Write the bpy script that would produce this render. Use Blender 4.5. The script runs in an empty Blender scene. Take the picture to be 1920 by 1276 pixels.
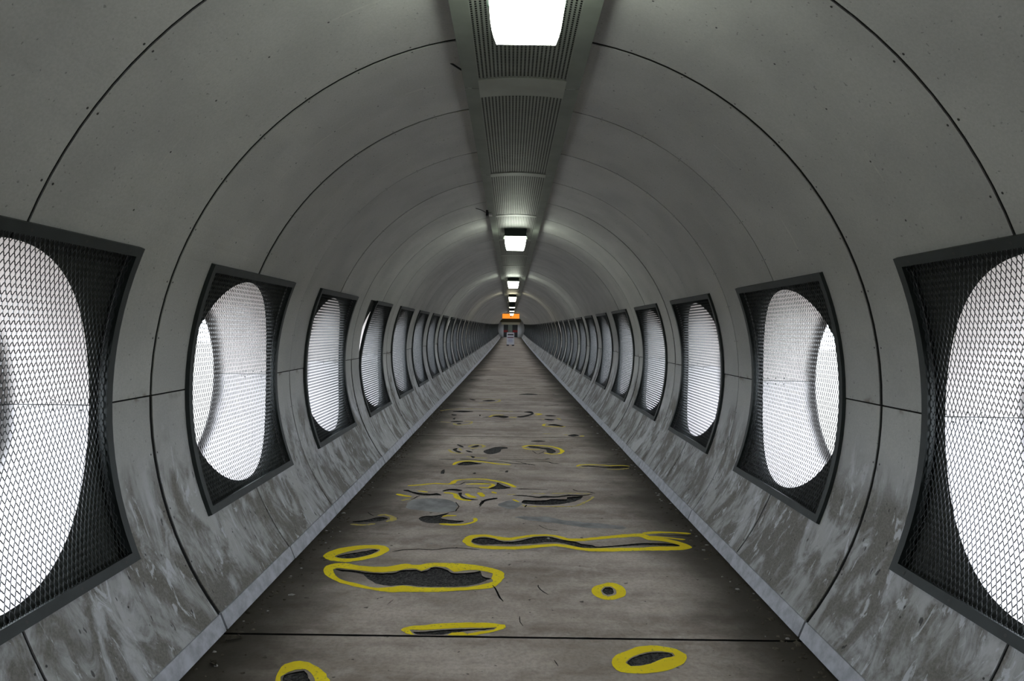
import bpy, math, random
from math import sin, cos, pi, radians, sqrt, atan
from mathutils import Vector, Matrix, noise
from mathutils.geometry import delaunay_2d_cdt
random.seed(7)
sc = bpy.context.scene
COL = sc.collection

# ------------------------------------------------------------------ camera, sky, exposure
F = 1290.0                      # focal length in pixels of the 1920 wide frame
CAM = (-0.031, 0.0, 1.505)
ROLL = 0.0135
VPX, VPY = 958.0, 621.0
cd = bpy.data.cameras.new('camera')
cd.sensor_width = 36.0
cd.lens = F / 1920 * 36
cd.shift_x = (960 - VPX) / 1920
cd.shift_y = -(638 - VPY) / 1920
cd.clip_start, cd.clip_end = 0.02, 2000
cam = bpy.data.objects.new('camera', cd)
cam.location = CAM
cam.rotation_euler = (pi / 2, -ROLL, 0)
COL.objects.link(cam)
sc.camera = cam

w = bpy.data.worlds.new('overcast_sky')
sc.world = w
w.use_nodes = True
bg = w.node_tree.nodes['Background']
bg.inputs['Color'].default_value = (0.85, 0.92, 1.0, 1)
bg.inputs['Strength'].default_value = 9.5
LAMP = 17.0                     # emission of the ceiling light lenses

sc.view_settings.view_transform = 'Standard'
sc.view_settings.look = 'None'
sc.view_settings.exposure = 0.0
sc.view_settings.gamma = 1.0
sc.view_settings.use_curve_mapping = False
sc.cycles.use_denoising = True
sc.cycles.max_bounces = 7
sc.cycles.diffuse_bounces = 6
sc.cycles.glossy_bounces = 2
sc.cycles.transmission_bounces = 2
sc.cycles.sample_clamp_indirect = 8.0
sc.cycles.caustics_reflective = False
sc.cycles.caustics_refractive = False

# ------------------------------------------------------------------ dimensions
R = 1.8                         # radius of the lining
ZC = 1.164                      # height of its axis above the floor
H = 1.066                       # width of one bay of panels
P = 2 * H                       # pitch of the windows
YB = 3.385                      # the first joint between two windows
HALF = 1.40                     # half the floor width
MOD = 6 * H                     # one tube section and one floor slab
NMOD = 14
YEND = YB + NMOD * MOD
YREAR = YB - MOD
SAG = 8.0e-5                    # the bridge sags: z = SAG * y^2
XOUT = 2.205                    # outer skin

def zf(y):
    return SAG * y * y if y > 0 else 0.0

def pitch(y0, y1):
    return atan((zf(y1) - zf(y0)) / (y1 - y0))

def floor_point(px, py, lift=0.0):
    """the point of the floor seen at a pixel of the 1920 x 1276 photograph"""
    a, b = (px - VPX) / F, -(py - VPY) / F
    dx = a * cos(ROLL) - b * sin(ROLL)
    dz = a * sin(ROLL) + b * cos(ROLL)
    t = CAM[2] / -dz
    for _ in range(6):
        t = (CAM[2] - zf(t)) / -dz
    return (CAM[0] + dx * t, t)

# ------------------------------------------------------------------ object helpers
def link(name, data, parent=None, loc=(0, 0, 0), rot=(0, 0, 0)):
    o = bpy.data.objects.new(name, data)
    COL.objects.link(o)
    o.location = loc
    o.rotation_euler = rot
    if parent:
        o.parent = parent
    return o

def tag(o, label=None, cat=None, group=None, kind=None):
    if label: o['label'] = label
    if cat: o['category'] = cat
    if group: o['group'] = group
    if kind: o['kind'] = kind
    return o

class MB:
    def __init__(self):
        self.v, self.f, self.m, self.uv = [], [], [], {}
    def vert(self, p):
        self.v.append(tuple(p)); return len(self.v) - 1
    def face(self, idx, m=0):
        self.f.append(tuple(idx)); self.m.append(m)
    def quad(self, a, b, c, d, m=0):
        i = len(self.v); self.v += [tuple(a), tuple(b), tuple(c), tuple(d)]
        self.face((i, i + 1, i + 2, i + 3), m)
    def box(self, x0, x1, y0, y1, z0, z1, m=0):
        i = len(self.v)
        for z in (z0, z1):
            for (x, y) in ((x0, y0), (x1, y0), (x1, y1), (x0, y1)):
                self.v.append((x, y, z))
        for q in ((0, 3, 2, 1), (4, 5, 6, 7), (0, 1, 5, 4), (1, 2, 6, 5), (2, 3, 7, 6), (3, 0, 4, 7)):
            self.face([i + k for k in q], m)
    def prism(self, lo, hi, m=0):
        """two loops of equal length, closed"""
        n = len(lo); i = len(self.v)
        self.v += [tuple(p) for p in lo] + [tuple(p) for p in hi]
        for k in range(n):
            self.face((i + k, i + (k + 1) % n, i + n + (k + 1) % n, i + n + k), m)
        self.face([i + k for k in reversed(range(n))], m)
        self.face([i + n + k for k in range(n)], m)
    def tube(self, pts, r, n=6, m=0):
        rings = []
        for k, p in enumerate(pts):
            p = Vector(p)
            d = (Vector(pts[min(k + 1, len(pts) - 1)]) - Vector(pts[max(k - 1, 0)])).normalized()
            a = d.cross(Vector((0, 0, 1)))
            if a.length < 1e-3: a = d.cross(Vector((1, 0, 0)))
            a.normalize(); b = d.cross(a)
            rings.append([self.vert(p + a * r * cos(2 * pi * j / n) + b * r * sin(2 * pi * j / n)) for j in range(n)])
        for A, B in zip(rings, rings[1:]):
            for j in range(n):
                self.face((A[j], A[(j + 1) % n], B[(j + 1) % n], B[j]), m)
        self.face(list(reversed(rings[0])), m); self.face(rings[-1], m)
    def mesh(self, name, mats, smooth=False, uvf=None):
        me = bpy.data.meshes.new(name)
        me.from_pydata(self.v, [], self.f)
        for x in (mats if isinstance(mats, (list, tuple)) else [mats]):
            me.materials.append(x)
        me.polygons.foreach_set('material_index', self.m)
        if smooth:
            me.polygons.foreach_set('use_smooth', [True] * len(self.f))
        if uvf:
            uvl = me.uv_layers.new(name='UVMap')
            uvs = [uvf(p) for p in self.v]
            flat = []
            for l in me.loops:
                flat += uvs[l.vertex_index]
            uvl.data.foreach_set('uv', flat)
        me.update()
        return me

# ------------------------------------------------------------------ materials
class N:
    def __init__(self, name):
        self.mat = bpy.data.materials.new(name)
        self.mat.use_nodes = True
        self.t = self.mat.node_tree
        self.b = self.t.nodes['Principled BSDF']
    def n(self, kind, **kw):
        nd = self.t.nodes.new(kind)
        for k, v in kw.items():
            if k in nd.inputs: nd.inputs[k].default_value = v
            else: setattr(nd, k, v)
        return nd
    def l(self, a, b): self.t.links.new(a, b)
    def math(self, op, a, b=None, c=None, clamp=False):
        nd = self.t.nodes.new('ShaderNodeMath'); nd.operation = op; nd.use_clamp = clamp
        for k, x in enumerate((a, b, c)):
            if x is None: continue
            if isinstance(x, (int, float)): nd.inputs[k].default_value = x
            else: self.l(x, nd.inputs[k])
        return nd.outputs[0]
    def ramp(self, x, a, b, lo=0.0, hi=1.0):
        nd = self.t.nodes.new('ShaderNodeMapRange'); nd.interpolation_type = 'SMOOTHSTEP'
        self.l(x, nd.inputs[0])
        for k, v in enumerate((a, b, lo, hi)): nd.inputs[k + 1].default_value = v
        return nd.outputs[0]
    def mix(self, fac, a, b, mode='MIX'):
        nd = self.t.nodes.new('ShaderNodeMix'); nd.data_type = 'RGBA'; nd.blend_type = mode
        for x, s in ((fac, nd.inputs[0]), (a, nd.inputs[6]), (b, nd.inputs[7])):
            if isinstance(x, (int, float)): s.default_value = x
            elif isinstance(x, tuple): s.default_value = (*x, 1) if len(x) == 3 else x
            else: self.l(x, s)
        return nd.outputs[2]
    def noise(self, vec, scale, detail=4, rough=0.55, dist=0.0):
        nd = self.n('ShaderNodeTexNoise', Scale=scale, Detail=detail, Roughness=rough, Distortion=dist)
        self.l(vec, nd.inputs['Vector']); return nd.outputs['Fac']
    def mapping(self, vec, scale=(1, 1, 1)):
        nd = self.n('ShaderNodeMapping'); nd.inputs['Scale'].default_value = scale
        self.l(vec, nd.inputs['Vector']); return nd.outputs[0]
    def base(self, c, rough=0.8, spec=0.3, metal=0.0):
        if isinstance(c, tuple): self.b.inputs['Base Color'].default_value = (*c, 1)
        else: self.l(c, self.b.inputs['Base Color'])
        self.b.inputs['Roughness'].default_value = rough
        self.b.inputs['Specular IOR Level'].default_value = spec
        self.b.inputs['Metallic'].default_value = metal
        return self
    def bump(self, h, strength=0.3, dist=0.01):
        nd = self.n('ShaderNodeBump', Strength=strength, Distance=dist)
        self.l(h, nd.inputs['Height']); self.l(nd.outputs[0], self.b.inputs['Normal'])
        return self
    def emit(self, c, s):
        self.b.inputs['Emission Color'].default_value = (*c, 1)
        self.b.inputs['Emission Strength'].default_value = s
        return self

def plain(name, c, rough=0.7, spec=0.3, metal=0.0, var=0.12, scale=30):
    m = N(name)
    co = m.n('ShaderNodeTexCoord').outputs['Object']
    x = m.noise(co, scale, 5, 0.6)
    a = tuple(v * (1 - var) for v in c); b = tuple(min(1, v * (1 + var)) for v in c)
    m.base(m.mix(m.ramp(x, 0.3, 0.7), a, b), rough, spec, metal)
    return m.mat

def mat_panel(lower):
    """grey fibre cement lining; UV = (metres along the tube, metres up the arc from the seam)"""
    m = N('lining_lower' if lower else 'lining_upper')
    uv = m.n('ShaderNodeUVMap').outputs[0]
    rnd = m.n('ShaderNodeObjectInfo').outputs['Random']
    off = m.n('ShaderNodeCombineXYZ')
    m.l(m.math('MULTIPLY', rnd, 37.0), off.inputs[0]); m.l(m.math('MULTIPLY', rnd, 11.0), off.inputs[2])
    add = m.n('ShaderNodeVectorMath', operation='ADD'); m.l(uv, add.inputs[0]); m.l(off.outputs[0], add.inputs[1])
    p = add.outputs[0]
    sep = m.n('ShaderNodeSeparateXYZ'); m.l(uv, sep.inputs[0])
    u, v = sep.outputs[0], sep.outputs[1]
    blot = m.noise(p, 2.2, 3, 0.5)
    fine = m.noise(p, 90, 3, 0.7)
    c = m.mix(m.ramp(blot, 0.3, 0.7), (0.40, 0.401, 0.392), (0.47, 0.471, 0.458))
    tint = m.math('MULTIPLY_ADD', rnd, 0.16, 0.92)
    tc = m.n('ShaderNodeCombineColor')
    for k in range(3): m.l(tint, tc.inputs[k])
    c = m.mix(1.0, c, tc.outputs[0], 'MULTIPLY')
    c = m.mix(m.ramp(fine, 0.25, 0.75, 0, 0.16), c, (0.10, 0.10, 0.095))
    c = m.mix(m.ramp(m.noise(p, 60, 1, 0.4), 0.72, 0.78, 0, 0.45), c, (0.06, 0.06, 0.055))
    if lower:
        low = m.ramp(m.math('ADD', v, m.math('MULTIPLY', blot, 0.5)), 0.12, -0.28)       # dirt starts under the windows
        st = m.noise(m.mapping(p, (4.6, 2.0, 1)), 1.5, 8, 0.7, 1.0)
        st2 = m.noise(m.mapping(p, (7.0, 2.3, 1)), 1.7, 7, 0.68, 1.3)
        brd = m.noise(m.mapping(p, (1.7, 1.2, 1)), 1.4, 5, 0.6, 0.7)
        pale = m.mix(m.ramp(blot, 0.35, 0.65), (0.46, 0.465, 0.48), (0.56, 0.57, 0.61))
        c = m.mix(m.math('MULTIPLY', low, m.ramp(brd, 0.34, 0.6, 0.2, 1.0)), c, pale)
        dk = m.mix(m.ramp(fine, 0.3, 0.7), (0.115, 0.106, 0.09), (0.20, 0.188, 0.165))
        d = m.math('MULTIPLY', low, m.ramp(m.math('ADD', m.math('MULTIPLY', st, 0.45), m.math('MULTIPLY', brd, 0.55)), 0.425, 0.56, 0, 0.92))
        c = m.mix(d, c, dk)
        c = m.mix(m.math('MULTIPLY', low, m.ramp(st2, 0.585, 0.63, 0, 0.8)), c, (0.58, 0.595, 0.635))
        spk = m.noise(m.mapping(p, (34, 14, 1)), 1.0, 2, 0.4)
        c = m.mix(m.math('MULTIPLY', low, m.ramp(spk, 0.70, 0.74, 0, 0.8)), c, (0.03, 0.03, 0.03))
    if not lower:               # pale worn lines along the middle row of screws
        ln = m.ramp(m.math('ABSOLUTE', m.math('SUBTRACT', m.math('MULTIPLY_ADD', blot, 0.03, u), 0.545)), 0.007, 0.002)
        c = m.mix(m.math('MULTIPLY', ln, m.ramp(m.noise(m.mapping(p, (0.6, 3, 1)), 1.3, 4, 0.6), 0.5, 0.68, 0, 0.4)), c, (0.62, 0.62, 0.56))
    # rust bleeding from the seam
    near = m.ramp(m.math('ABSOLUTE', v), 0.05, 0.0)
    c = m.mix(m.math('MULTIPLY', near, m.ramp(m.noise(p, 7, 3, 0.6), 0.5, 0.68, 0, 0.7)), c, (0.12, 0.095, 0.06))
    m.base(c, 0.72, 0.28)
    m.bump(m.math('ADD', m.noise(p, 6, 3, 0.5), m.math('MULTIPLY', fine, 0.12)), 0.18, 0.02)
    return m.mat

def mat_floor():
    m = N('worn_concrete')
    co = m.n('ShaderNodeNewGeometry').outputs['Position']
    sep = m.n('ShaderNodeSeparateXYZ'); m.l(co, sep.inputs[0])
    x = sep.outputs[0]
    big = m.noise(co, 0.9, 4, 0.6)
    band = m.noise(m.mapping(co, (0.35, 2.6, 1)), 1.3, 5, 0.62, 0.3)
    fine = m.noise(co, 45, 5, 0.7)
    mid = m.noise(co, 7, 5, 0.65, 0.4)
    c = m.mix(m.ramp(band, 0.3, 0.7), (0.262, 0.214, 0.178), (0.53, 0.458, 0.395))
    c = m.mix(m.ramp(mid, 0.38, 0.68, 0, 0.5), c, (0.59, 0.525, 0.47))
    c = m.mix(m.ramp(big, 0.42, 0.66, 0, 0.5), c, (0.19, 0.148, 0.116))
    c = m.mix(m.ramp(fine, 0.35, 0.75, 0, 0.35), c, (0.075, 0.066, 0.058))
    c = m.mix(m.ramp(m.noise(co, 17, 2, 0.5), 0.70, 0.75, 0, 0.8), c, (0.04, 0.035, 0.03))
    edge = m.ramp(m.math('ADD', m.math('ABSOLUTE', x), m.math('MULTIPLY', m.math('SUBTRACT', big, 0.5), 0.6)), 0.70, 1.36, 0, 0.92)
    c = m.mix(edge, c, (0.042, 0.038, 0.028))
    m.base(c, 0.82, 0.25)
    m.bump(m.math('ADD', m.math('MULTIPLY', fine, 0.35), mid), 0.35, 0.008)
    return m.mat

def mat_asphalt():
    m = N('broken_aggregate')
    co = m.n('ShaderNodeNewGeometry').outputs['Position']
    vo = m.n('ShaderNodeTexVoronoi', Scale=85.0); m.l(co, vo.inputs['Vector'])
    f = m.noise(co, 60, 4, 0.7)
    c = m.mix(m.ramp(f, 0.35, 0.7), (0.022, 0.022, 0.022), (0.095, 0.092, 0.088))
    c = m.mix(m.ramp(m.noise(co, 110, 2, 0.5), 0.66, 0.72, 0, 0.7), c, (0.22, 0.21, 0.2))
    m.base(c, 0.9, 0.2)
    m.bump(m.math('ADD', f, vo.outputs['Distance']), 0.8, 0.012)
    return m.mat

def mat_paint():
    m = N('yellow_road_paint')
    co = m.n('ShaderNodeNewGeometry').outputs['Position']
    f = m.noise(co, 55, 5, 0.75)
    g = m.noise(co, 3.0, 3, 0.6)
    c = m.mix(m.ramp(g, 0.3, 0.7), (0.82, 0.62, 0.004), (0.93, 0.76, 0.006))
    c = m.mix(m.ramp(m.math('ADD', f, m.math('MULTIPLY', g, 0.25)), 0.70, 0.80, 0, 0.8), c, (0.2, 0.165, 0.1))
    m.base(c, 0.7, 0.3)
    m.bump(f, 0.3, 0.004)
    return m.mat

def mat_paint_faded():
    m = N('faded_yellow_paint')
    co = m.n('ShaderNodeNewGeometry').outputs['Position']
    f = m.noise(m.mapping(co, (1, 1, 1)), 38, 5, 0.75)
    c = m.mix(m.ramp(f, 0.42, 0.6, 0, 0.8), (0.62, 0.49, 0.06), (0.32, 0.28, 0.22))
    m.base(c, 0.78, 0.25)
    return m.mat

M = {}
M['upper'] = mat_panel(False)
M['lower'] = mat_panel(True)
M['floor'] = mat_floor()
M['asphalt'] = mat_asphalt()
M['paint'] = mat_paint()
M['faded'] = mat_paint_faded()
M['curb'] = plain('pale_curb_metal', (0.42, 0.43, 0.47), 0.6, 0.4, var=0.22, scale=14)
M['frame'] = plain('charcoal_frame_paint', (0.024, 0.030, 0.030), 0.5, 0.35, var=0.18, scale=9)
M['wire'] = plain('charcoal_mesh_paint', (0.020, 0.024, 0.025), 0.45, 0.45)
M['plate'] = plain('sooty_plate', (0.045, 0.048, 0.045), 0.8, 0.2, var=0.2, scale=5)  # near-black tone for the plate behind the screen
def mat_sleeve(name, c):
    m = N(name)
    co = m.n('ShaderNodeTexCoord').outputs['Object']
    sep = m.n('ShaderNodeSeparateXYZ'); m.l(co, sep.inputs[0])
    x = m.math('ABSOLUTE', sep.outputs[0])
    n1 = m.noise(co, 5, 4, 0.6)
    col = m.mix(m.ramp(n1, 0.3, 0.75, 0, 0.3), c, tuple(v * 0.72 for v in c))
    rim_dark = m.ramp(m.math('MULTIPLY_ADD', n1, 0.05, x), 2.145, 2.21, 0, 0.9)     # sleeve colour darkens unevenly towards the outer rim
    col = m.mix(rim_dark, col, (0.050, 0.046, 0.042))
    return m.base(col, 0.6, 0.3).mat
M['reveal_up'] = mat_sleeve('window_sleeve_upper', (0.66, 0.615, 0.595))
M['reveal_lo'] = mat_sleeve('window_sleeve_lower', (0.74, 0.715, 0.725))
M['screw'] = plain('dark_screw', (0.035, 0.035, 0.033), 0.5, 0.4)
M['duct'] = plain('ceiling_channel_paint', (0.135, 0.150, 0.130), 0.5, 0.4, var=0.12, scale=4)
M['band'] = plain('cross_band_paint', (0.20, 0.212, 0.19), 0.45, 0.5, var=0.1, scale=4)
M['perf'] = plain('perforated_sheet_paint', (0.130, 0.142, 0.128), 0.45, 0.5, var=0.12, scale=5)
M['dark'] = plain('cavity_dark', (0.012, 0.012, 0.012), 0.9, 0.1)
M['skin'] = plain('outer_skin', (0.03, 0.03, 0.03), 0.7, 0.3)
M['housing'] = plain('lamp_housing', (0.02, 0.032, 0.027), 0.5, 0.4)
M['lens'] = N('lamp_lens').base((0.9, 0.95, 0.9), 0.4).emit((0.92, 1.0, 0.84), LAMP).mat
M['lens_warm'] = N('lamp_lens_warm').base((0.9, 0.95, 0.9), 0.4).emit((1.0, 0.93, 0.64), LAMP).mat
M['ground'] = plain('ground_outside', (0.22, 0.21, 0.19), 0.95, 0.1, scale=0.5)
M['leaf'] = plain('dry_litter', (0.10, 0.088, 0.068), 0.85, 0.2, var=0.55, scale=12)
M['stone'] = plain('pale_pebble', (0.34, 0.33, 0.31), 0.85, 0.2, var=0.2, scale=40)
M['white'] = plain('sign_white', (0.62, 0.62, 0.66), 0.5, 0.4, var=0.05)
M['black'] = plain('print_black', (0.03, 0.03, 0.035), 0.6, 0.3)
M['maroon'] = plain('print_maroon', (0.16, 0.03, 0.07), 0.6, 0.3)
M['blue'] = plain('print_blue', (0.22, 0.25, 0.45), 0.6, 0.3)
M['orange'] = N('orange_sign_face').base((0.5, 0.16, 0.02), 0.5).emit((1.0, 0.27, 0.025), 1.1).mat
M['endwall'] = plain('end_wall_paint', (0.48, 0.49, 0.50), 0.7, 0.3, var=0.05)
M['olive'] = plain('olive_bulkhead', (0.15, 0.13, 0.08), 0.7, 0.3)
M['cream'] = plain('cream_header', (0.78, 0.72, 0.56), 0.7, 0.3)
M['lobby'] = plain('dark_lobby', (0.035, 0.038, 0.035), 0.7, 0.3)
M['pillar'] = plain('pillar_paint', (0.20, 0.22, 0.18), 0.7, 0.3)
M['red'] = plain('red_cushion', (0.20, 0.015, 0.012), 0.6, 0.3)
M['patch'] = plain('pale_repair_mortar', (0.25, 0.25, 0.245), 0.8, 0.25, var=0.3, scale=6)

# ------------------------------------------------------------------ tunnel lining: panels, baseboards
wall = {}
for s, side in ((-1, 'left'), (1, 'right')):
    wall[s] = tag(link('wall_' + side, None), 'grey curved lining of the tunnel on the %s, made of bolted panels' % side, 'wall', kind='structure')

TH_TOP = radians(81.0)
TH_BOT = -radians(36.6)
CUT_T = radians(22.3)
CUT_U = 0.692

def cyl(s, u, th, r=R):
    return (s * r * cos(th), u, ZC + r * sin(th))

def panel_mesh(s, odd, lower, first):
    g0 = 0.02 if first else 0.0080
    u0, u1 = g0, H - 0.0080
    uc = CUT_U if odd else H - CUT_U
    us = sorted({u0, u1, uc, (u0 + uc) / 2, (u1 + uc) / 2})
    if lower:
        ths = [-0.0022 - (CUT_T - 0.0022) * k / 7 for k in range(8)] + [-CUT_T + (TH_BOT + CUT_T) * k / 5 for k in range(1, 6)]
    else:
        ths = [0.0022 + (CUT_T - 0.0022) * k / 7 for k in range(8)] + [CUT_T + (TH_TOP - CUT_T) * k / 20 for k in range(1, 21)]
    mb = MB()
    cells = {}
    for i in range(len(us) - 1):
        for j in range(len(ths) - 1):
            um, tm = (us[i] + us[i + 1]) / 2, abs(ths[j] + ths[j + 1]) / 2
            cut = tm < CUT_T and ((um < uc) if odd else (um > uc))
            if not cut: cells[(i, j)] = 1
    ix = {}
    def vi(i, j, r):
        k = (i, j, r)
        if k not in ix: ix[k] = mb.vert(cyl(s, us[i], ths[j], r))
        return ix[k]
    for (i, j) in cells:
        q = [(i, j), (i + 1, j), (i + 1, j + 1), (i, j + 1)]
        mb.face([vi(a, b, R) for a, b in q])
        for (di, dj, a, b) in ((0, -1, 0, 1), (1, 0, 1, 2), (0, 1, 2, 3), (-1, 0, 3, 0)):
            if (i + di, j + dj) not in cells:
                A, B = q[a], q[b]
                mb.face((vi(*A, R), vi(*A, R + 0.035), vi(*B, R + 0.035), vi(*B, R)))
    for a, b in zip(ths, ths[1:]):          # dark sealant in the joints
        if odd and abs(a + b) / 2 < CUT_T: continue
        mb.quad(cyl(s, -0.012, a, R + 0.005), cyl(s, g0 + 0.004, a, R + 0.005), cyl(s, g0 + 0.004, b, R + 0.005), cyl(s, -0.012, b, R + 0.005), 1)
    ua, ub = (uc, u1) if odd else (u0, uc)
    mb.quad(*[cyl(s, u, t, R + 0.005) for u, t in ((ua, 0), (ub, 0), (ub, ths[0] * 1.3), (ua, ths[0] * 1.3))], m=1)
    return mb.mesh('lining_panel', [M['lower'] if lower else M['upper'], M['dark']],
                   uvf=lambda p: (p[1], math.atan2(p[2] - ZC, abs(p[0])) * R))

def screw_mesh(s, odd, lower):
    mb = MB()
    us = [0.03, H / 2, H - 0.03]
    k = 1
    while k * 0.285 < (1.06 if lower else 2.4):
        th = k * 0.285 / R * (-1 if lower else 1)
        k += 1
        for u in us:
            inside = abs(th) < CUT_T + 0.03 and ((u < CUT_U + 0.03) if odd else (u > H - CUT_U - 0.03))
            if inside: continue
            c0 = Vector(cyl(s, u, th, R - 0.0015))
            t = Vector((-s * sin(th), 0, cos(th)))
            mb.face([mb.vert(c0 + Vector((0, 0.0055 * cos(a * pi / 3), 0)) + t * 0.0055 * sin(a * pi / 3)) for a in range(6)])
    return mb.mesh('screw_heads', M['screw'])

def curb_mesh(s, first):
    u0, u1 = (0.014 if first else 0.004), H - 0.004
    zt = ZC + R * sin(TH_BOT) + 0.004
    xt = s * (R * cos(TH_BOT) - 0.004)
    xb = s * (HALF + 0.008)
    prof = [(xt, zt), (xb, 0.016), (xb + s * 0.02, 0.016), (xt + s * 0.03, zt - 0.004)]
    mb = MB()
    mb.prism([(x, u0, z) for x, z in prof], [(x, u1, z) for x, z in prof])
    return mb.mesh('curb_segment', M['curb'])

cache = {}
def cached(key, fn, *a):
    if key not in cache: cache[key] = fn(*a)
    return cache[key]

base = {}
for s, side in ((-1, 'left'), (1, 'right')):
    base[s] = tag(link('baseboard_' + side, None), 'pale grey metal kerb strip along the foot of the %s wall' % side, 'baseboard', kind='structure')

J0, J1 = -6, 6 * NMOD
for j in range(J0, J1):
    y0 = YB + H * j
    odd = bool(j % 2)
    first = j % 6 == 0
    ang = pitch(y0, y0 + H)
    for s in (-1, 1):
        for lower in (False, True):
            o = link('panel', cached(('p', s, odd, lower, first), panel_mesh, s, odd, lower, first), wall[s],
                     (s * random.uniform(-0.003, 0.003), y0, zf(y0)), (ang, 0, random.uniform(-0.0022, 0.0022)))
            if 2 - 4 <= j <= 9:
                sh = link('screw_heads', cached(('s', s, odd, lower), screw_mesh, s, odd, lower), o)
                sh['kind'] = 'stuff'
        link('kerb_segment', cached(('c', s, first), curb_mesh, s, first), base[s],
             (s * random.uniform(-0.002, 0.003), y0, zf(y0)), (ang, 0, random.uniform(-0.002, 0.002)))

# outer skin with round openings, closed above and below, so only the windows let daylight in
def skin_mesh(s):
    mb = MB()
    n = 48
    r = 0.588
    inner = [(s * XOUT, r * cos(2 * pi * k / n), ZC + r * sin(2 * pi * k / n)) for k in range(n)]
    outer = []
    for k in range(n):
        a = 2 * pi * k / n
        t = min(H / max(abs(cos(a)), 1e-6), 1.35 / max(abs(sin(a)), 1e-6))
        outer.append((s * XOUT, t * cos(a), ZC + t * sin(a)))
    for k in range(n):
        q = (k + 1) % n
        mb.quad(inner[k], inner[q], outer[q], outer[k])
    zl, zh = ZC - 1.35, ZC + 1.35
    for ys in (-H, H):
        i = [mb.vert(p) for p in ((s * XOUT, ys, zl), (s * XOUT, ys, zl), (s * XOUT, ys, zh))]
    # corners
    for sy in (-1, 1):
        for sz in (-1, 1):
            a = math.atan2(1.35, H)
            mb.v.append((s * XOUT, sy * H, ZC + sz * 1.35)); c = len(mb.v) - 1
            best = sorted(range(n), key=lambda k: (outer[k][1] - sy * H) ** 2 + (outer[k][2] - ZC - sz * 1.35) ** 2)[:2]
            mb.face((c, mb.vert(outer[best[0]]), mb.vert(outer[best[1]])))
    mb.quad((s * XOUT, -H, zh), (s * XOUT, H, zh), (0, H, 3.35), (0, -H, 3.35))
    mb.quad((s * XOUT, -H, zl), (s * XOUT, H, zl), (0, H, zl), (0, -H, zl))
    return mb.mesh('outer_skin', M['skin'])

# ------------------------------------------------------------------ windows
FU, FT = 0.705, radians(22.5)
def bar_mesh(s, which, warp=None):
    """flat bars of the screen frame"""
    mb = MB()
    wdt, r0, r1 = 0.042, R - 0.022, R + 0.012
    def strip(pts):
        # pts: list of (inner edge (u,th), outer edge (u,th))
        prev = None
        for a, b in pts:
            ring = [mb.vert(cyl(s, *a, r0)), mb.vert(cyl(s, *b, r0)), mb.vert(cyl(s, *b, r1)), mb.vert(cyl(s, *a, r1))]
            if prev:
                for k in range(4):
                    mb.face((prev[k], prev[(k + 1) % 4], ring[(k + 1) % 4], ring[k]))
            else: mb.face(ring)
            prev = ring
        mb.face(prev)
    wp = warp or (lambda u, th: (u, th))
    dt = wdt / R
    if which in ('top', 'bottom'):
        sg = 1 if which == 'top' else -1
        strip([(wp(-FU + 2 * FU * k / 6, sg * (FT - dt)), wp(-FU + 2 * FU * k / 6, sg * FT)) for k in range(7)])
        for k in (-2, -1, 0, 1, 2):
            u = k * 0.3; th = sg * (FT - dt / 2)
            u, th = wp(u, th)
            c0 = Vector(cyl(s, u, th, r0 - 0.002)); t = Vector((-s * sin(th), 0, cos(th)))
            mb.face([mb.vert(c0 + Vector((0, 0.007 * cos(a * pi / 3), 0)) + t * 0.007 * sin(a * pi / 3)) for a in range(6)], 1)
    else:
        sg = 1 if which == 'far' else -1
        T = FT - dt
        strip([(wp(sg * (FU - wdt), -T + 2 * T * k / 16), wp(sg * FU, -T + 2 * T * k / 16)) for k in range(17)])
    return mb.mesh('frame_bar', [M['frame'], M['screw']])

def expanded_mesh(s, warp=None):
    """raised expanded metal: every strand and every bond is a tilted ribbon"""
    a, b, L = 0.0250, 0.0520, 0.0150
    ws, ts, tw = 0.0064, 0.0013, radians(15.5)
    wb, tb, tbw = 0.0088, 0.0018, radians(48)
    U, V = FU - 0.030, R * FT - 0.030
    mb = MB()
    wp = warp or (lambda u, th: (u, th))
    def place(u, v, n):                       # n: metres towards the inside of the tunnel
        uu, th = wp(u, v / R)
        return cyl(s, uu, th, R - 0.004 - n)
    def rib(u0, v0, u1, v1, wd, tk, t):
        dx, dn = cos(t) * wd / 2, -sin(t) * wd / 2
        ex, en = sin(t) * tk / 2, cos(t) * tk / 2
        cs = [(-dx - ex, -dn - en), (dx - ex, dn - en), (dx + ex, dn + en), (-dx + ex, -dn + en)]
        i = len(mb.v)
        for (uu, vv) in ((u0, v0), (u1, v1)):
            for (cu, cn) in cs: mb.v.append(place(uu + cu, vv, cn))
        for k in range(4):
            mb.face((i + k, i + (k + 1) % 4, i + 4 + (k + 1) % 4, i + 4 + k))
    nj = int(V / (b / 2)); ni = int(U / a)
    for j in range(-nj, nj + 1):
        v = j * b / 2
        for i in range(-ni, ni + 1):
            u = i * a + (a / 2 if j % 2 else 0)
            if abs(u) > U: continue
            rib(u, v - L / 2, u, v + L / 2, wb, tb, tbw)
            if j < nj:
                for d in (-1, 1):
                    if abs(u + d * a / 2) <= U:
                        rib(u + d * 0.002, v + L / 2 - 0.002, u + d * (a / 2 - 0.002), v + b / 2 - L / 2 + 0.002, ws, ts, tw)
    return mb.mesh('expanded_metal', M['wire'])

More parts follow.
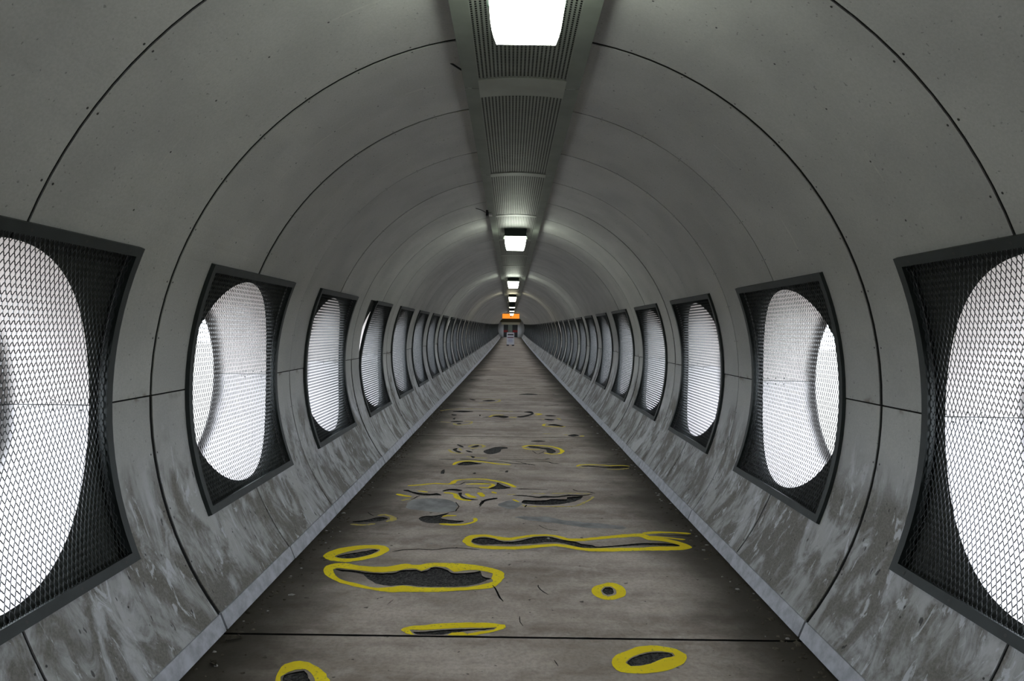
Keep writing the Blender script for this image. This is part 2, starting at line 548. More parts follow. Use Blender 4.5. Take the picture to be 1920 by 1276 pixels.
def plate_mesh(s):
    """dark plate behind the screen with the round hole"""
    mb = MB(); n = 64; r = 0.632; rr = R + 0.036
    U, Z = 0.71, (R + 0.03) * sin(radians(22.8))
    for k in range(n):
        for (f0, f1) in ((0, .35), (.35, .7), (.7, 1)):
            q = []
            for (kk, f) in ((k, f0), (k + 1, f0), (k + 1, f1), (k, f1)):
                an = 2 * pi * kk / n
                t = min(U / max(abs(cos(an)), 1e-6), Z / max(abs(sin(an)), 1e-6))
                rad = r + (t - r) * f
                y, z = rad * cos(an), rad * sin(an)
                q.append((s * sqrt(rr * rr - z * z), y, ZC + z))
            mb.quad(*q)
    # the joint of the lining runs on across the plate
    for sg in (-1, 1):
        z0, z1 = sg * 0.634, sg * Z
        q = []
        for (y, z) in ((-0.004, z0), (0.004, z0), (0.004, z1), (-0.004, z1)):
            q.append((s * sqrt((rr - 0.002) ** 2 - z * z), y, ZC + z))
        mb.quad(*q, m=1)
    return mb.mesh('backing_plate', [M['plate'], M['dark']])

def sleeve_mesh(s, upper):
    mb = MB(); n = 40; r = 0.632
    g = 0.0035
    prof = [(None, r), (1.98, r), (2.08, r - 0.002), (2.14, r - 0.007)] + [(2.16 + 0.035 * sin(a), r - 0.045 + 0.035 * cos(a)) for a in [radians(d) for d in (15, 35, 55, 75, 90)]] + [(XOUT, r - 0.045)]
    rows = []
    for k in range(n + 1):
        an = g + (pi - 2 * g) * k / n
        if not upper: an += pi
        row = []
        for (x, rad) in prof:
            y, z = rad * cos(an), rad * sin(an)
            xx = sqrt((R + 0.036) ** 2 - z * z) if x is None else x
            row.append(mb.vert((s * xx, y, ZC + z)))
        rows.append(row)
    for A, B in zip(rows, rows[1:]):
        for k in range(len(prof) - 1):
            mb.face((A[k], A[k + 1], B[k + 1], B[k]))
    return mb.mesh('sleeve', M['reveal_up'] if upper else M['reveal_lo'], smooth=True)

def rivet_mesh(s):
    """rivets and backing strip of the sleeve seams"""
    mb = MB()
    for sy in (-1, 1):
        y = sy * 0.630
        for x in [1.87, 1.93, 1.99, 2.05, 2.11]:
            for dz in (-0.022, 0.020):
                c = (s * x, y, ZC + dz)
                mb.face([mb.vert((c[0] + 0.0048 * cos(a * pi / 4), c[1], c[2] + 0.0048 * sin(a * pi / 4))) for a in range(8)])
        mb.quad((s * 1.84, sy * 0.634, ZC - 0.006), (s * 2.2, sy * 0.634, ZC - 0.006), (s * 2.2, sy * 0.634, ZC + 0.006), (s * 1.84, sy * 0.634, ZC + 0.006))
    return mb.mesh('seam_rivets', M['screw'])

ORD = ['first', 'second', 'third', 'fourth', 'fifth', 'sixth', 'seventh', 'eighth', 'ninth', 'tenth', 'eleventh', 'twelfth', 'thirteenth',
       'fourteenth', 'fifteenth', 'sixteenth', 'seventeenth', 'eighteenth', 'nineteenth']
TENS = {2: 'twent', 3: 'thirt', 4: 'fort'}
def ordinal(n):
    if n <= 19: return ORD[n - 1]
    t, u = divmod(n, 10)
    return TENS[t] + 'ieth' if u == 0 else TENS[t] + 'y-' + ORD[u - 1]

def bent(u, th):
    """the torn screen: its near edge is bent away above the middle"""
    v = th / FT
    k = max(0.0, (v + 0.05) / 1.05)
    push = 0.34 * k ** 0.8 if k > 0 else 0.0
    f = (FU - u) / (2 * FU)
    return (u + push * f, th)

BENT = {(-1, 3), (-1, 8), (-1, 17), (-1, 22), (-1, 33), (1, 11), (1, 19)}
nw = 0
for s, side in ((-1, 'left'), (1, 'right')):
    for k in range(-2, 3 * NMOD + 1):
        yc = YB - H + P * k
        if yc > YEND - 0.9: continue
        nw += 1
        n = k + 1
        if n >= 1:
            lab = '%s round window from the front on the %s wall, behind a square grey mesh screen' % (ordinal(n), side)
            if (s, k) in BENT:
                lab = '%s round window from the front on the %s wall, its mesh screen bent away from one edge' % (ordinal(n), side)
        else:
            lab = 'round window beside the photographer on the %s wall, %s' % (side, 'nearest the photographer' if k == -1 else 'behind the photographer')
        wdw = tag(link('window_%d' % nw, None, None, (0, yc, zf(yc)), (pitch(yc - H, yc + H), 0, 0)),
                  lab, 'window', 'round windows along the %s wall' % side, 'structure')
        wf = bent if (s, k) in BENT else None
        key = ('b' if wf else 'n', s)
        for nm, wh in (('frame_rail', 'top'), ('frame_rail', 'bottom'), ('frame_stile', 'near'), ('frame_stile', 'far')):
            link(nm, cached(('bar', wh) + key, bar_mesh, s, wh, wf), wdw)
        ms = link('mesh_screen', cached(('x',) + key, expanded_mesh, s, wf), wdw)
        if wf: ms['label'] = 'mesh screen bent away from one edge'
        link('backing_plate', cached(('pl', s), plate_mesh, s), wdw)
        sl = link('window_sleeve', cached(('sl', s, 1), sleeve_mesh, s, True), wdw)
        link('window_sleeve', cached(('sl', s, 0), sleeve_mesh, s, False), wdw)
        if n <= 6:
            rv = link('seam_rivets', cached(('rv', s), rivet_mesh, s), sl); rv['kind'] = 'stuff'
        link('outer_skin', cached(('sk', s), skin_mesh, s), wall[s], (0, yc, zf(yc)), (pitch(yc - H, yc + H), 0, 0))

# ------------------------------------------------------------------ ceiling channel
ceil = tag(link('ceiling', None), 'grey-green perforated metal channel running along the crown of the tunnel', 'ceiling', kind='structure')
ZCH = CAM[2] + 1.346            # underside of the channel
CW, PW = 0.318, 0.238
CX = 0.012                      # the channel sits a hair off the axis
def arch(x):
    return 0.016 * (1 - (x / PW) ** 2) if abs(x) < PW else 0.0

def channel_mesh(L):
    mb = MB()
    for s in (-1, 1):
        mb.quad((s * PW, 0, 0), (s * CW, 0, 0.004), (s * CW, L, 0.004), (s * PW, L, 0))
        mb.quad((s * CW, 0, 0.004), (s * CW, 0, 0.16), (s * CW, L, 0.16), (s * CW, L, 0.004))
        mb.quad((s * PW, 0, 0), (s * PW, 0, 0.03), (s * PW, L, 0.03), (s * PW, L, 0))
    mb.quad((-CW, 0, 0.14), (CW, 0, 0.14), (CW, L, 0.14), (-CW, L, 0.14), 1)
    return mb.mesh('channel_section', [M['duct'], M['dark']])

def perf_mesh(y0, y1):
    """sheet with rows of real punched slots"""
    mb = MB()
    nx = 24; cx = 2 * PW / nx
    ny = int((y1 - y0) / 0.020); cy = (y1 - y0) / ny
    hx, hy = cx * 0.23, cy * 0.34
    for i in range(nx):
        xc = -PW + (i + 0.5) * cx
        xs = [xc - cx / 2, xc - hx, xc + hx, xc + cx / 2]
        for (a, b) in ((0, 1), (2, 3)):
            mb.quad((xs[a], y0, arch(xs[a])), (xs[b], y0, arch(xs[b])), (xs[b], y1, arch(xs[b])), (xs[a], y1, arch(xs[a])))
        za, zb = arch(xs[1]), arch(xs[2])
        yp = y0
        for j in range(ny + 1):
            yc = y0 + (j + 0.5) * cy
            ye = y1 if j == ny else yc - hy
            mb.quad((xs[1], yp, za), (xs[2], yp, zb), (xs[2], ye, zb), (xs[1], ye, za))
            yp = yc + hy
    return mb.mesh('perforated_sheet', M['perf'])

def band_mesh(y0, y1):
    mb = MB(); n = 8
    for k in range(n):
        a, b = -PW + 2 * PW * k / n, -PW + 2 * PW * (k + 1) / n
        for (ya, yb, dz) in ((y0, y1, -0.003),):
            mb.quad((a, ya, arch(a) + dz), (b, ya, arch(b) + dz), (b, yb, arch(b) + dz), (a, yb, arch(a) + dz))
            mb.quad((a, ya, arch(a) + dz), (b, ya, arch(b) + dz), (b, ya, arch(b) + 0.01), (a, ya, arch(a) + 0.01))
            mb.quad((a, yb, arch(a) + dz), (b, yb, arch(b) + dz), (b, yb, arch(b) + 0.01), (a, yb, arch(a) + 0.01))
    return mb.mesh('cross_band', M['band'])

Y1ST = 3.83
k = -4
while Y1ST + P * k < YEND - 0.2:
    y0 = Y1ST + P * k
    L = min(P, YEND - y0)
    ang = pitch(y0, y0 + P)
    loc, rot = (CX, y0, ZCH + zf(y0)), (ang, 0, 0)
    sec = link('channel_section', cached(('ch', round(L, 2)), channel_mesh, L - 0.004), ceil, loc, rot)
    wide = k == 0
    link('perforated_sheet', cached(('pf', wide, round(L, 2)), perf_mesh, 0.13 if wide else 0.055, L - (0.13 if k == -1 else 0.055)), sec)
    bw = 0.135 if wide else 0.057
    link('cross_band', cached(('bd', bw), band_mesh, -bw, bw), sec)
    k += 1

# ------------------------------------------------------------------ ceiling lights
def taper(mb, w0, w1, l0, l1, z0, z1, m=0, sag=0):
    n = 5
    loops = []
    for i in range(n + 1):
        f = i / n
        e = f ** 2.2
        a, b, z = w0 + (w1 - w0) * e, l0 + (l1 - l0) * e, z0 + (z1 - z0) * f
        loops.append([mb.vert(p) for p in ((-a / 2, -b / 2, z), (a / 2, -b / 2, z), (a / 2, b / 2, z), (-a / 2, b / 2, z))])
    for A, B in zip(loops, loops[1:]):
        for q in range(4): mb.face((A[q], A[(q + 1) % 4], B[(q + 1) % 4], B[q]), m)
    mb.face(loops[0], m); mb.face(loops[-1], m)

def lamp_meshes(hh, lh):
    a = MB(); a.box(-0.145, 0.145, -0.145, 0.145, -hh, 0.012)
    a.box(-0.152, 0.152, -0.152, 0.152, -hh - 0.004, -hh + 0.012)
    b = MB(); taper(b, 0.284, 0.226, 0.284, 0.226, -hh - 0.004, -hh - lh)
    c = MB(); c.box(-0.006, 0.006, -0.02, 0.02, -hh - 0.02, -hh + 0.02)
    return a.mesh('lamp_housing', M['housing']), b.mesh('lamp_lens', M['lens']), c.mesh('lens_clip', M['duct'])

LY = [2.52, 9.28, 17.8, 26.4, 34.9, 43.4, 51.9, 60.4, 69.0, 77.5, 86.0]
near_l, far_l = lamp_meshes(0.085, 0.165), lamp_meshes(0.215, 0.035)
warm_n, warm_f = near_l[1].copy(), far_l[1].copy()
for x in (warm_n, warm_f): x.materials[0] = M['lens_warm']
for n, y in enumerate(LY):
    txt = ['very large glowing ceiling light cut by the top of the picture',
           'glowing box light with black housing on the ceiling, second from the front'][n] if n < 2 else \
        'box light on the ceiling channel, %s from the front' % ordinal(n + 1)
    L = tag(link('ceiling_light', None, None, (CX, y, ZCH + zf(y))), txt, 'light', 'box lights along the ceiling channel')
    hm, lm, cm = far_l if 4 <= n <= 6 else near_l
    link('lamp_housing', hm, L)
    ln = link('lamp_lens', lm if n < 3 else (warm_n if hm is near_l[0] else warm_f), L)
    if n < 3:
        for sx in (-1, 1): link('lens_clip', cm, L, (sx * 0.155, 0, 0))

# ------------------------------------------------------------------ floor slabs, potholes, yellow paint
floor = tag(link('floor', None), 'worn brown-grey concrete walkway with potholes and yellow paint marks', 'floor', kind='structure')

def crop(ox, oy, sc_, pts):
    return [(ox + x / sc_, oy + y / sc_) for x, y in pts]

def smooth_loop(pts, closed=True, step=0.02):
    """Catmull-Rom through floor points"""
    out = []; n = len(pts)
    rng = range(n) if closed else range(n - 1)
    for i in rng:
        g = lambda q: Vector(pts[q % n]) if closed else Vector(pts[max(0, min(n - 1, q))])
        p0, p1, p2, p3 = g(i - 1), g(i), g(i + 1), g(i + 2)
        m = max(1, min(8, int((p2 - p1).length / step)))
        for k in range(m):
            t = k / m
            out.append(0.5 * ((2 * p1) + (p2 - p0) * t + (2 * p0 - 5 * p1 + 4 * p2 - p3) * t * t + (3 * p1 - p0 - 3 * p2 + p3) * t ** 3))
    if not closed: out.append(Vector(pts[-1]))
    return out

def rough(loop, amp, fr=30):
    return [p + Vector((noise.noise(Vector((p.x * fr, p.y * fr, 0))), noise.noise(Vector((p.x * fr, p.y * fr, 9))))) * amp for p in loop]

def stroke_outline(pts, width):
    c = smooth_loop(pts, False, 0.03)
    L, Rr = [], []
    n = len(c)
    for i, p in enumerate(c):
        d = (c[min(i + 1, n - 1)] - c[max(i - 1, 0)])
        d = d.normalized() if d.length > 1e-6 else Vector((1, 0))
        nrm = Vector((-d.y, d.x))
        wv = width / 2 * (0.8 + 0.4 * noise.noise(Vector((p.x * 8, p.y * 8, 3))))
        if i in (0, n - 1): wv *= 0.45
        L.append(p + nrm * wv); Rr.append(p - nrm * wv)
    return L + Rr[::-1]

A1 = (580, 1030, 4.8); A2 = (960, 1060, 4.8); A3 = (840, 980, 4.0); A4 = (580, 940, 5.647)
A5 = (720, 880, 6.857); A6 = (940, 900, 8.727); A7 = (820, 810, 7.385); A8 = (790, 730, 5.818)
A9 = (380, 1160, 6.0); AK = (1040, 840, 9.6)
# rings of paint traced as (outer, inner)
RINGS = [
 (A1, [(125,190),(150,150),(200,130),(320,122),(500,150),(700,155),(860,128),(960,140),(1080,125),(1200,120),(1400,130),(1560,150),(1700,185),(1755,220),(1745,270),(1710,300),(1660,340),(1500,360),(1300,375),(1100,382),(900,382),(720,382),(550,360),(400,330),(280,300),(190,260),(140,225)],
      [(215,180),(250,166),(400,182),(620,205),(780,192),(860,175),(960,172),(1010,190),(1080,165),(1130,152),(1230,160),(1300,200),(1380,190),(1500,185),(1600,200),(1650,215),(1640,260),(1650,290),(1560,315),(1400,340),(1200,342),(980,340),(840,325),(760,335),(620,345),(540,335),(400,300),(300,275),(240,235)], 'large long yellow ring round the biggest hole'),
 (A1, [(820,725),(900,690),(1050,680),(1200,665),(1400,658),(1600,660),(1760,680),(1770,700),(1700,730),(1560,760),(1400,780),(1200,796),(1080,798),(980,788),(880,755)],
      [(900,722),(1000,725),(1200,715),(1400,705),(1600,702),(1690,700),(1660,720),(1540,738),(1420,755),(1380,745),(1290,745),(1240,770),(1130,783),(1000,778),(930,755)], 'slim yellow ring just above the first floor joint'),
 (A2, [(893,870),(930,810),(1020,770),(1120,735),(1250,720),(1370,728),(1480,755),(1560,800),(1580,830),(1540,880),(1450,930),(1320,960),(1170,972),(1040,968),(940,940),(905,905)],
      [(1020,878),(1065,833),(1150,797),(1250,775),(1350,772),(1445,788),(1468,815),(1380,833),(1320,853),(1250,883),(1160,903),(1070,908)], 'broad bright yellow oval at the bottom right'),
 (A2, [(715,230),(740,190),(820,165),(900,155),(980,180),(1025,235),(1000,280),(920,308),(830,305),(760,280)],
      [(800,225),(830,190),(890,188),(940,230),(930,265),(870,280),(820,265)], 'small round yellow ring'),
 (A3, [(110,140),(130,110),(180,92),(280,88),(360,100),(460,112),(560,98),(650,88),(800,92),(900,115),(980,118),(1100,108),(1280,90),(1440,80),(1520,100),(1640,120),(1760,150),(1830,180),(1790,200),(1640,208),(1450,208),(1250,216),(1050,212),(950,198),(850,180),(760,178),(640,190),(480,200),(330,198),(220,188),(150,172)],
      [(175,145),(190,118),(260,103),(340,113),(400,130),(480,130),(580,112),(680,99),(780,101),(880,130),(980,138),(1100,128),(1280,112),(1430,105),(1500,128),(1620,140),(1740,170),(1700,178),(1560,178),(1450,186),(1250,189),(1050,191),(960,178),(850,160),(780,158),(640,167),(500,177),(330,174),(220,168)], 'very long wavy yellow ring reaching the right kerb'),
 (A4, [(150,570),(190,540),(300,500),(450,475),(600,462),(760,465),(840,490),(840,520),(780,560),(660,600),(520,625),(380,640),(230,625),(155,600)],
      [(265,582),(380,538),(500,513),(620,498),(745,506),(728,532),(620,572),(480,600),(350,603)], 'slanted yellow oval by the left kerb'),
 (A9, [(835,640),(860,570),(930,510),(1030,480),(1100,472),(1200,490),(1300,545),(1390,620),(1430,720),(1420,800),(1330,860),(1100,900),(900,880),(820,760)],
      [(880,650),(960,600),(1050,572),(1150,565),(1220,610),(1260,700),(1240,780),(1100,830),(950,820),(880,740)], 'yellow ring cut by the bottom of the picture'),
]
HOLES = [
 (A1, [(230,176),(300,181),(420,190),(500,205),(640,212),(780,205),(820,187),(960,182),(1010,196),(1060,184),(1120,158),(1200,167),(1250,190),(1300,212),(1400,210),(1500,200),(1540,192),(1560,240),(1635,262),(1600,272),(1540,300),(1420,325),(1200,335),(1000,330),(850,318),(720,326),(620,310),(540,270),(480,225),(400,205),(300,195)], .024),
 (A1, [(930,738),(1050,736),(1200,722),(1400,712),(1600,708),(1670,705),(1600,718),(1400,733),(1250,755),(1130,775),(1040,773),(950,758)], .016),
 (A2, [(1030,877),(1070,838),(1150,803),(1250,780),(1350,777),(1440,792),(1458,814),(1380,828),(1320,848),(1250,876),(1160,896),(1075,902)], .012),
 (A2, [(815,225),(835,197),(880,195),(915,225),(905,255),(860,262),(825,248)], .02),
 (A3, [(180,143),(200,118),(270,109),(350,120),(400,136),(490,139),(580,123),(650,106),(760,104),(860,127),(960,142),(1000,156),(1080,166),(1130,178),(1300,165),(1450,152),(1560,152),(1690,158),(1740,171),(1680,172),(1500,168),(1300,177),(1130,186),(1000,186),(940,172),(860,152),(760,144),(640,156),(500,162),(360,160),(250,162)], .022),
 (A4, [(290,582),(420,550),(560,530),(690,507),(732,515),(640,560),(520,588),(420,600)], .018),
 (A4, [(460,210),(600,195),(700,170),(790,165),(830,180),(760,205),(640,215),(500,222)], .02),
 (A4, [(1165,190),(1200,155),(1350,145),(1480,118),(1400,165),(1420,185),(1540,200),(1640,205),(1560,228),(1420,228),(1250,225)], .02),
 (A5, [(240,266),(310,260),(360,282),(480,302),(600,312),(680,303),(740,330),(640,332),(500,334),(400,314),(320,288)], .03),
 (A5, [(750,280),(800,255),(900,248),(1010,264),(960,280),(870,270)], .03),
 (A5, [(955,298),(1000,298),(1005,338),(1080,372),(1220,388),(1100,392),(1000,368)], .02),
 (A5, [(1228,440),(1290,388),(1440,362),(1455,376),(1310,408),(1240,462)], .03),
 (A5, [(1350,247),(1440,207),(1460,170),(1540,208),(1630,235),(1500,252)], .02),
 (A6, [(180,250),(300,241),(450,252),(600,270),(700,255),(900,262),(1100,238),(1300,243),(1500,228),(1300,258),(1100,262),(900,285),(700,288),(600,292),(450,270),(300,258)], .02),
 (A6, [(340,375),(370,325),(500,330),(740,325),(820,307),(1060,312),(1080,280),(1250,266),(1330,262),(1270,320),(1100,370),(900,400),(700,405),(500,395)], .03),
 (A7, [(215,235),(280,220),(270,250),(330,275),(300,285),(240,262)], .02),
 (A7, [(270,170),(320,178),(370,205),(330,208)], .02),
 (A7, [(390,253),(440,256),(490,275),(440,278)], .02),
 (A7, [(470,208),(530,182),(580,182),(540,208)], .02),
 (A7, [(640,265),(700,235),(820,205),(950,205),(970,225),(890,235),(870,270),(780,300),(690,300)], .012),
 (A7, [(1250,195),(1330,193),(1450,212),(1560,222),(1640,265),(1580,295),(1520,275),(1500,240),(1400,225),(1300,215)], .02),
 (A7, [(280,450),(350,415),(450,408),(560,425),(620,435),(500,450),(380,460)], .03),
 (A7, [(1290,124),(1400,113),(1500,124),(1400,132)], .02),
 (A7, [(50,575),(60,530),(100,520),(90,575)], .012),
 (A7, [(490,572),(520,560),(540,570),(510,578)], .012),
 (A7, [(940,555),(950,532),(980,530),(970,556)], .012),
 (A7, [(460,328),(525,342),(490,356)], .02),
 (A8, [(775,290),(850,282),(950,295),(905,312),(840,302)], .03),
 (A8, [(1045,295),(1120,285),(1200,262),(1120,246),(1200,240),(1225,265),(1170,290),(1090,305)], .03),
 (A8, [(340,238),(450,231),(570,240),(450,249)], .03),
 (A8, [(330,270),(390,277),(350,283)], .02),
 (A8, [(343,318),(370,310),(362,327)], .02),
 (A8, [(665,122),(750,114),(810,120),(740,129)], .03),
 (A8, [(525,101),(590,112),(560,117)], .02),
 (A8, [(1350,285),(1410,281),(1470,287),(1400,293)], .02),
 (A8, [(1340,323),(1400,322),(1455,331),(1400,338)], .02),
 (A8, [(1380,385),(1450,377),(1550,398),(1520,406),(1440,394)], .03),
 (A8, [(1600,502),(1660,488),(1720,500),(1660,513)], .02),
 (A8, [(320,350),(390,343),(460,346),(380,356)], .02),
 (A8, [(385,372),(410,367),(440,372),(410,379)], .02),
 (A9, [(900,660),(970,612),(1060,588),(1140,580),(1190,640),(1200,740),(1080,800),(940,780)], .02),
 (AK, [(470,325),(600,313),(760,323),(900,341),(1100,328),(1310,333),(1300,350),(1100,360),(900,355),(760,337),(600,329)], .02),
 ((840, 640, 8), [(1060,795),(1200,780),(1350,795),(1220,805)], .03),
]
# strokes of paint: (crop, width in metres, points, faded)
STROKES = [
 (A3, .05, [(1460,80),(1560,72),(1700,74),(1820,82)], 0), (A3, .04, [(1500,102),(1640,112),(1780,128)], 0),
 (A4, .05, [(720,150),(800,140),(870,160),(890,190),(820,212)], 1), (A4, .05, [(440,240),(560,250),(700,235)], 1),
 (A4, .04, [(1380,162),(1460,150),(1560,150)], 0), (A4, .045, [(1370,238),(1550,247),(1680,235),(1760,205),(1750,175)], 0),
 (A5, .05, [(300,210),(480,197),(650,180),(850,185),(930,140),(1100,125),(1280,125),(1450,150),(1580,180),(1690,230)], 0),
 (A5, .05, [(1050,190),(1200,185),(1400,190),(1340,235),(1220,228)], 0), (A5, .06, [(770,298),(900,312),(960,375),(1120,402)], 0),
 (A5, .07, [(1060,310),(1100,340),(1180,362)], 0), (A5, .06, [(160,315),(250,335),(350,350)], 0), (A5, .06, [(340,375),(290,385),(230,400)], 1),
 (A5, .06, [(1225,295),(1275,350)], 0), (A5, .06, [(1390,285),(1440,310)], 0), (A5, .04, [(440,275),(560,292)], 0),
 (A6, .03, [(480,222),(730,222)], 1), (A6, .03, [(800,220),(1100,215),(1450,225)], 1), (A6, .035, [(190,315),(290,360)], 0),
 (A6, .035, [(340,400),(390,425),(650,430),(900,430),(1200,425),(1350,370),(1480,300),(1500,270)], 1), (A6, .03, [(90,240),(230,230)], 1),
 (A7, .05, [(155,240),(200,275),(290,292),(380,290)], 1), (A7, .05, [(430,205),(480,180),(600,175),(650,195),(600,215),(450,225)], 1),
 (A7, .06, [(1180,205),(1250,185),(1400,185),(1550,195),(1680,225),(1730,265),(1680,300),(1560,302),(1480,287)], 0),
 (A7, .05, [(1180,215),(1280,237),(1420,240)], 0), (A7, .045, [(300,225),(340,250)], 1),
 (A7, .06, [(220,455),(280,415),(400,400),(560,405),(700,420),(850,440),(1020,450)], 0), (A7, .04, [(390,335),(500,350),(700,360)], 1),
 (A8, .06, [(210,232),(350,215),(600,212),(850,232),(1000,240)], 1), (A8, .05, [(740,300),(790,280),(900,278)], 0), (A8, .06, [(955,303),(1040,305)], 0),
 (A8, .1, [(1235,258),(1300,268),(1245,280)], 0), (A8, .05, [(650,105),(800,105),(860,118),(800,140),(620,150)], 1),
 (A8, .05, [(1310,322),(1350,322)], 0), (A8, .05, [(1480,310),(1520,330)], 1), (A8, .06, [(1350,375),(1335,395),(1440,405),(1575,405)], 0),
 (A8, .06, [(1545,495),(1600,495)], 1), (A8, .07, [(1730,510),(1775,505)], 0), (A8, .04, [(210,352),(320,360)], 1),
 (A8, .05, [(470,345),(550,352),(520,375),(400,388),(350,370)], 1), (A8, .04, [(1320,482),(1410,482)], 1),
 (AK, .045, [(400,330),(470,300),(650,297),(850,305),(1000,315),(1200,312),(1350,325)], 0), (AK, .04, [(420,342),(560,347)], 1), (AK, .045, [(930,378),(1150,382),(1340,362)], 1),
]
CRACKS = [
 (A1, .011, [(1655,320),(1690,380),(1720,430),(1745,465)]), (A1, .006, [(1890,600),(1900,650),(1920,690)]),
 (A2, .008, [(230,170),(260,215),(330,262)]), (A1, .004, [(705,490),(755,450)]), (A2, .006, [(385,850),(415,905)]),
 (A4, .006, [(430,330),(560,325),(720,335),(880,345)]), (A4, .016, [(880,530),(1000,512),(1150,502),(1300,510),(1500,492),(1700,500),(1800,508)]),
 (A4, .010, [(620,110),(655,138),(690,152)]), (A4, .012, [(1485,112),(1545,98),(1580,50),(1545,5)]), (A4, .008, [(1800,60),(1840,15),(1860,-20)]),
 (A5, .020, [(860,190),(960,195),(1040,165),(1200,165),(1380,180)]), (A5, .012, [(1020,235),(1180,230),(1260,262)]), (A5, .014, [(350,385),(460,335)]),
 (A5, .018, [(1700,245),(1920,252)]), (A6, .018, [(260,148),(500,145),(760,156)]), (A6, .016, [(1170,150),(1260,178),(1400,185),(1535,214)]), (A6, .02, [(385,440),(420,400)]),
 (A7, .030, [(10,372),(150,376),(260,372)]), (A7, .034, [(310,370),(500,380),(700,400),(900,411),(1050,431),(1250,441),(1360,456)]),
 (A7, .02, [(850,372),(1100,380),(1400,382),(1560,365)]), (A7, .024, [(1080,402),(1250,410),(1500,405),(1600,430),(1690,436)]), (A7, .02, [(1000,395),(1150,415),(1280,450)]),
 (A7, .012, [(1320,255),(1390,300),(1480,265)]), (A7, .02, [(860,537),(920,538)]), (A7, .02, [(1660,127),(1755,127)]),
 (A8, .04, [(880,240),(960,238)]), (A8, .03, [(1100,237),(1030,238)]), (A8, .04, [(665,305),(720,300),(770,300)]), (A8, .03, [(800,352),(970,346)]),
 (A8, .03, [(1350,350),(1450,352)]), (A8, .03, [(910,166),(1130,168)]), (A8, .04, [(1340,180),(1500,165)]), (A8, .02, [(640,275),(640,290)]),
 ((560, 940, 2.526), .008, [(1135,110),(1180,132),(1230,136)]), (AK, .02, [(800,250),(1100,256)]), (A3, .012, [(1560,90),(1700,95),(1825,97)]),
 ((840, 640, 8), .12, [(430,430),(640,425)]), ((840, 640, 8), .10, [(400,505),(560,500)]), ((840, 640, 8), .10, [(330,565),(480,560)]), ((840, 640, 8), .08, [(860,578),(1130,575)]),
 ((840, 640, 8), .06, [(1000,698),(1320,700)]), ((840, 640, 8), .06, [(1340,795),(1600,790)]), ((840, 640, 8), .10, [(580,572),(680,570)]),
 ((840, 640, 8), .10, [(800,314),(1000,316)]),
]

def to_floor(cp, pts):
    return [floor_point(*q) for q in crop(*cp, pts)]

def slab_of(loop):
    y = sum(p[1] for p in loop) / len(loop)
    return math.floor((y - YB) / MOD)

hole_loops = []                 # (slab, loop, depth, name)
for cp, pts, d in HOLES:
    lp = rough(smooth_loop(to_floor(cp, pts), True, 0.018), 0.006)
    hole_loops.append([slab_of(lp), lp, d, 'pothole'])
for cp, wd, pts in CRACKS:
    lp = stroke_outline(rough([Vector(p) for p in smooth_loop(to_floor(cp, pts), False, 0.04)], 0.010, 18), wd)
    hole_loops.append([slab_of(lp), lp, 0.018, 'crack'])

def cdt(loops, extra=()):
    """triangulate loops; returns verts, tris, and the ids of the loops that hold each triangle"""
    vs, es, fs = [], [], []
    for lp in loops:
        i = len(vs); n = len(lp)
        if sum(lp[q][0] * lp[(q + 1) % n][1] - lp[(q + 1) % n][0] * lp[q][1] for q in range(n)) < 0:
            lp = lp[::-1]       # the faces must run counter-clockwise
        vs += [Vector((p[0], p[1])) for p in lp]
        fs.append(list(range(i, i + n)))
    vs += [Vector(p) for p in extra]
    v, e, f, ov, oe, of = delaunay_2d_cdt(vs, es, fs, 1, 1e-5, True)
    return v, f, of

def inside(pt, lp):
    x, y = pt; r = False; n = len(lp)
    for i in range(n):
        a, b = lp[i], lp[(i + 1) % n]
        if (a[1] > y) != (b[1] > y) and x < (b[0] - a[0]) * (y - a[1]) / (b[1] - a[1]) + a[0]:
            r = not r
    return r

def edge_dist(pt, lp):
    d = 9.0; n = len(lp); q = Vector(pt)
    for i in range(n):
        a, b = Vector(lp[i][:2]), Vector(lp[(i + 1) % n][:2])
        ab = b - a; L = ab.length_squared
        t = 0 if L == 0 else max(0, min(1, (q - a).dot(ab) / L))
        d = min(d, (a + ab * t - q).length)
    return d

slab_obj = {}
def slab_z(k, y):
    y0, y1 = YB + k * MOD, YB + (k + 1) * MOD
    return zf(y0) + (zf(y1) - zf(y0)) * (y - y0) / MOD

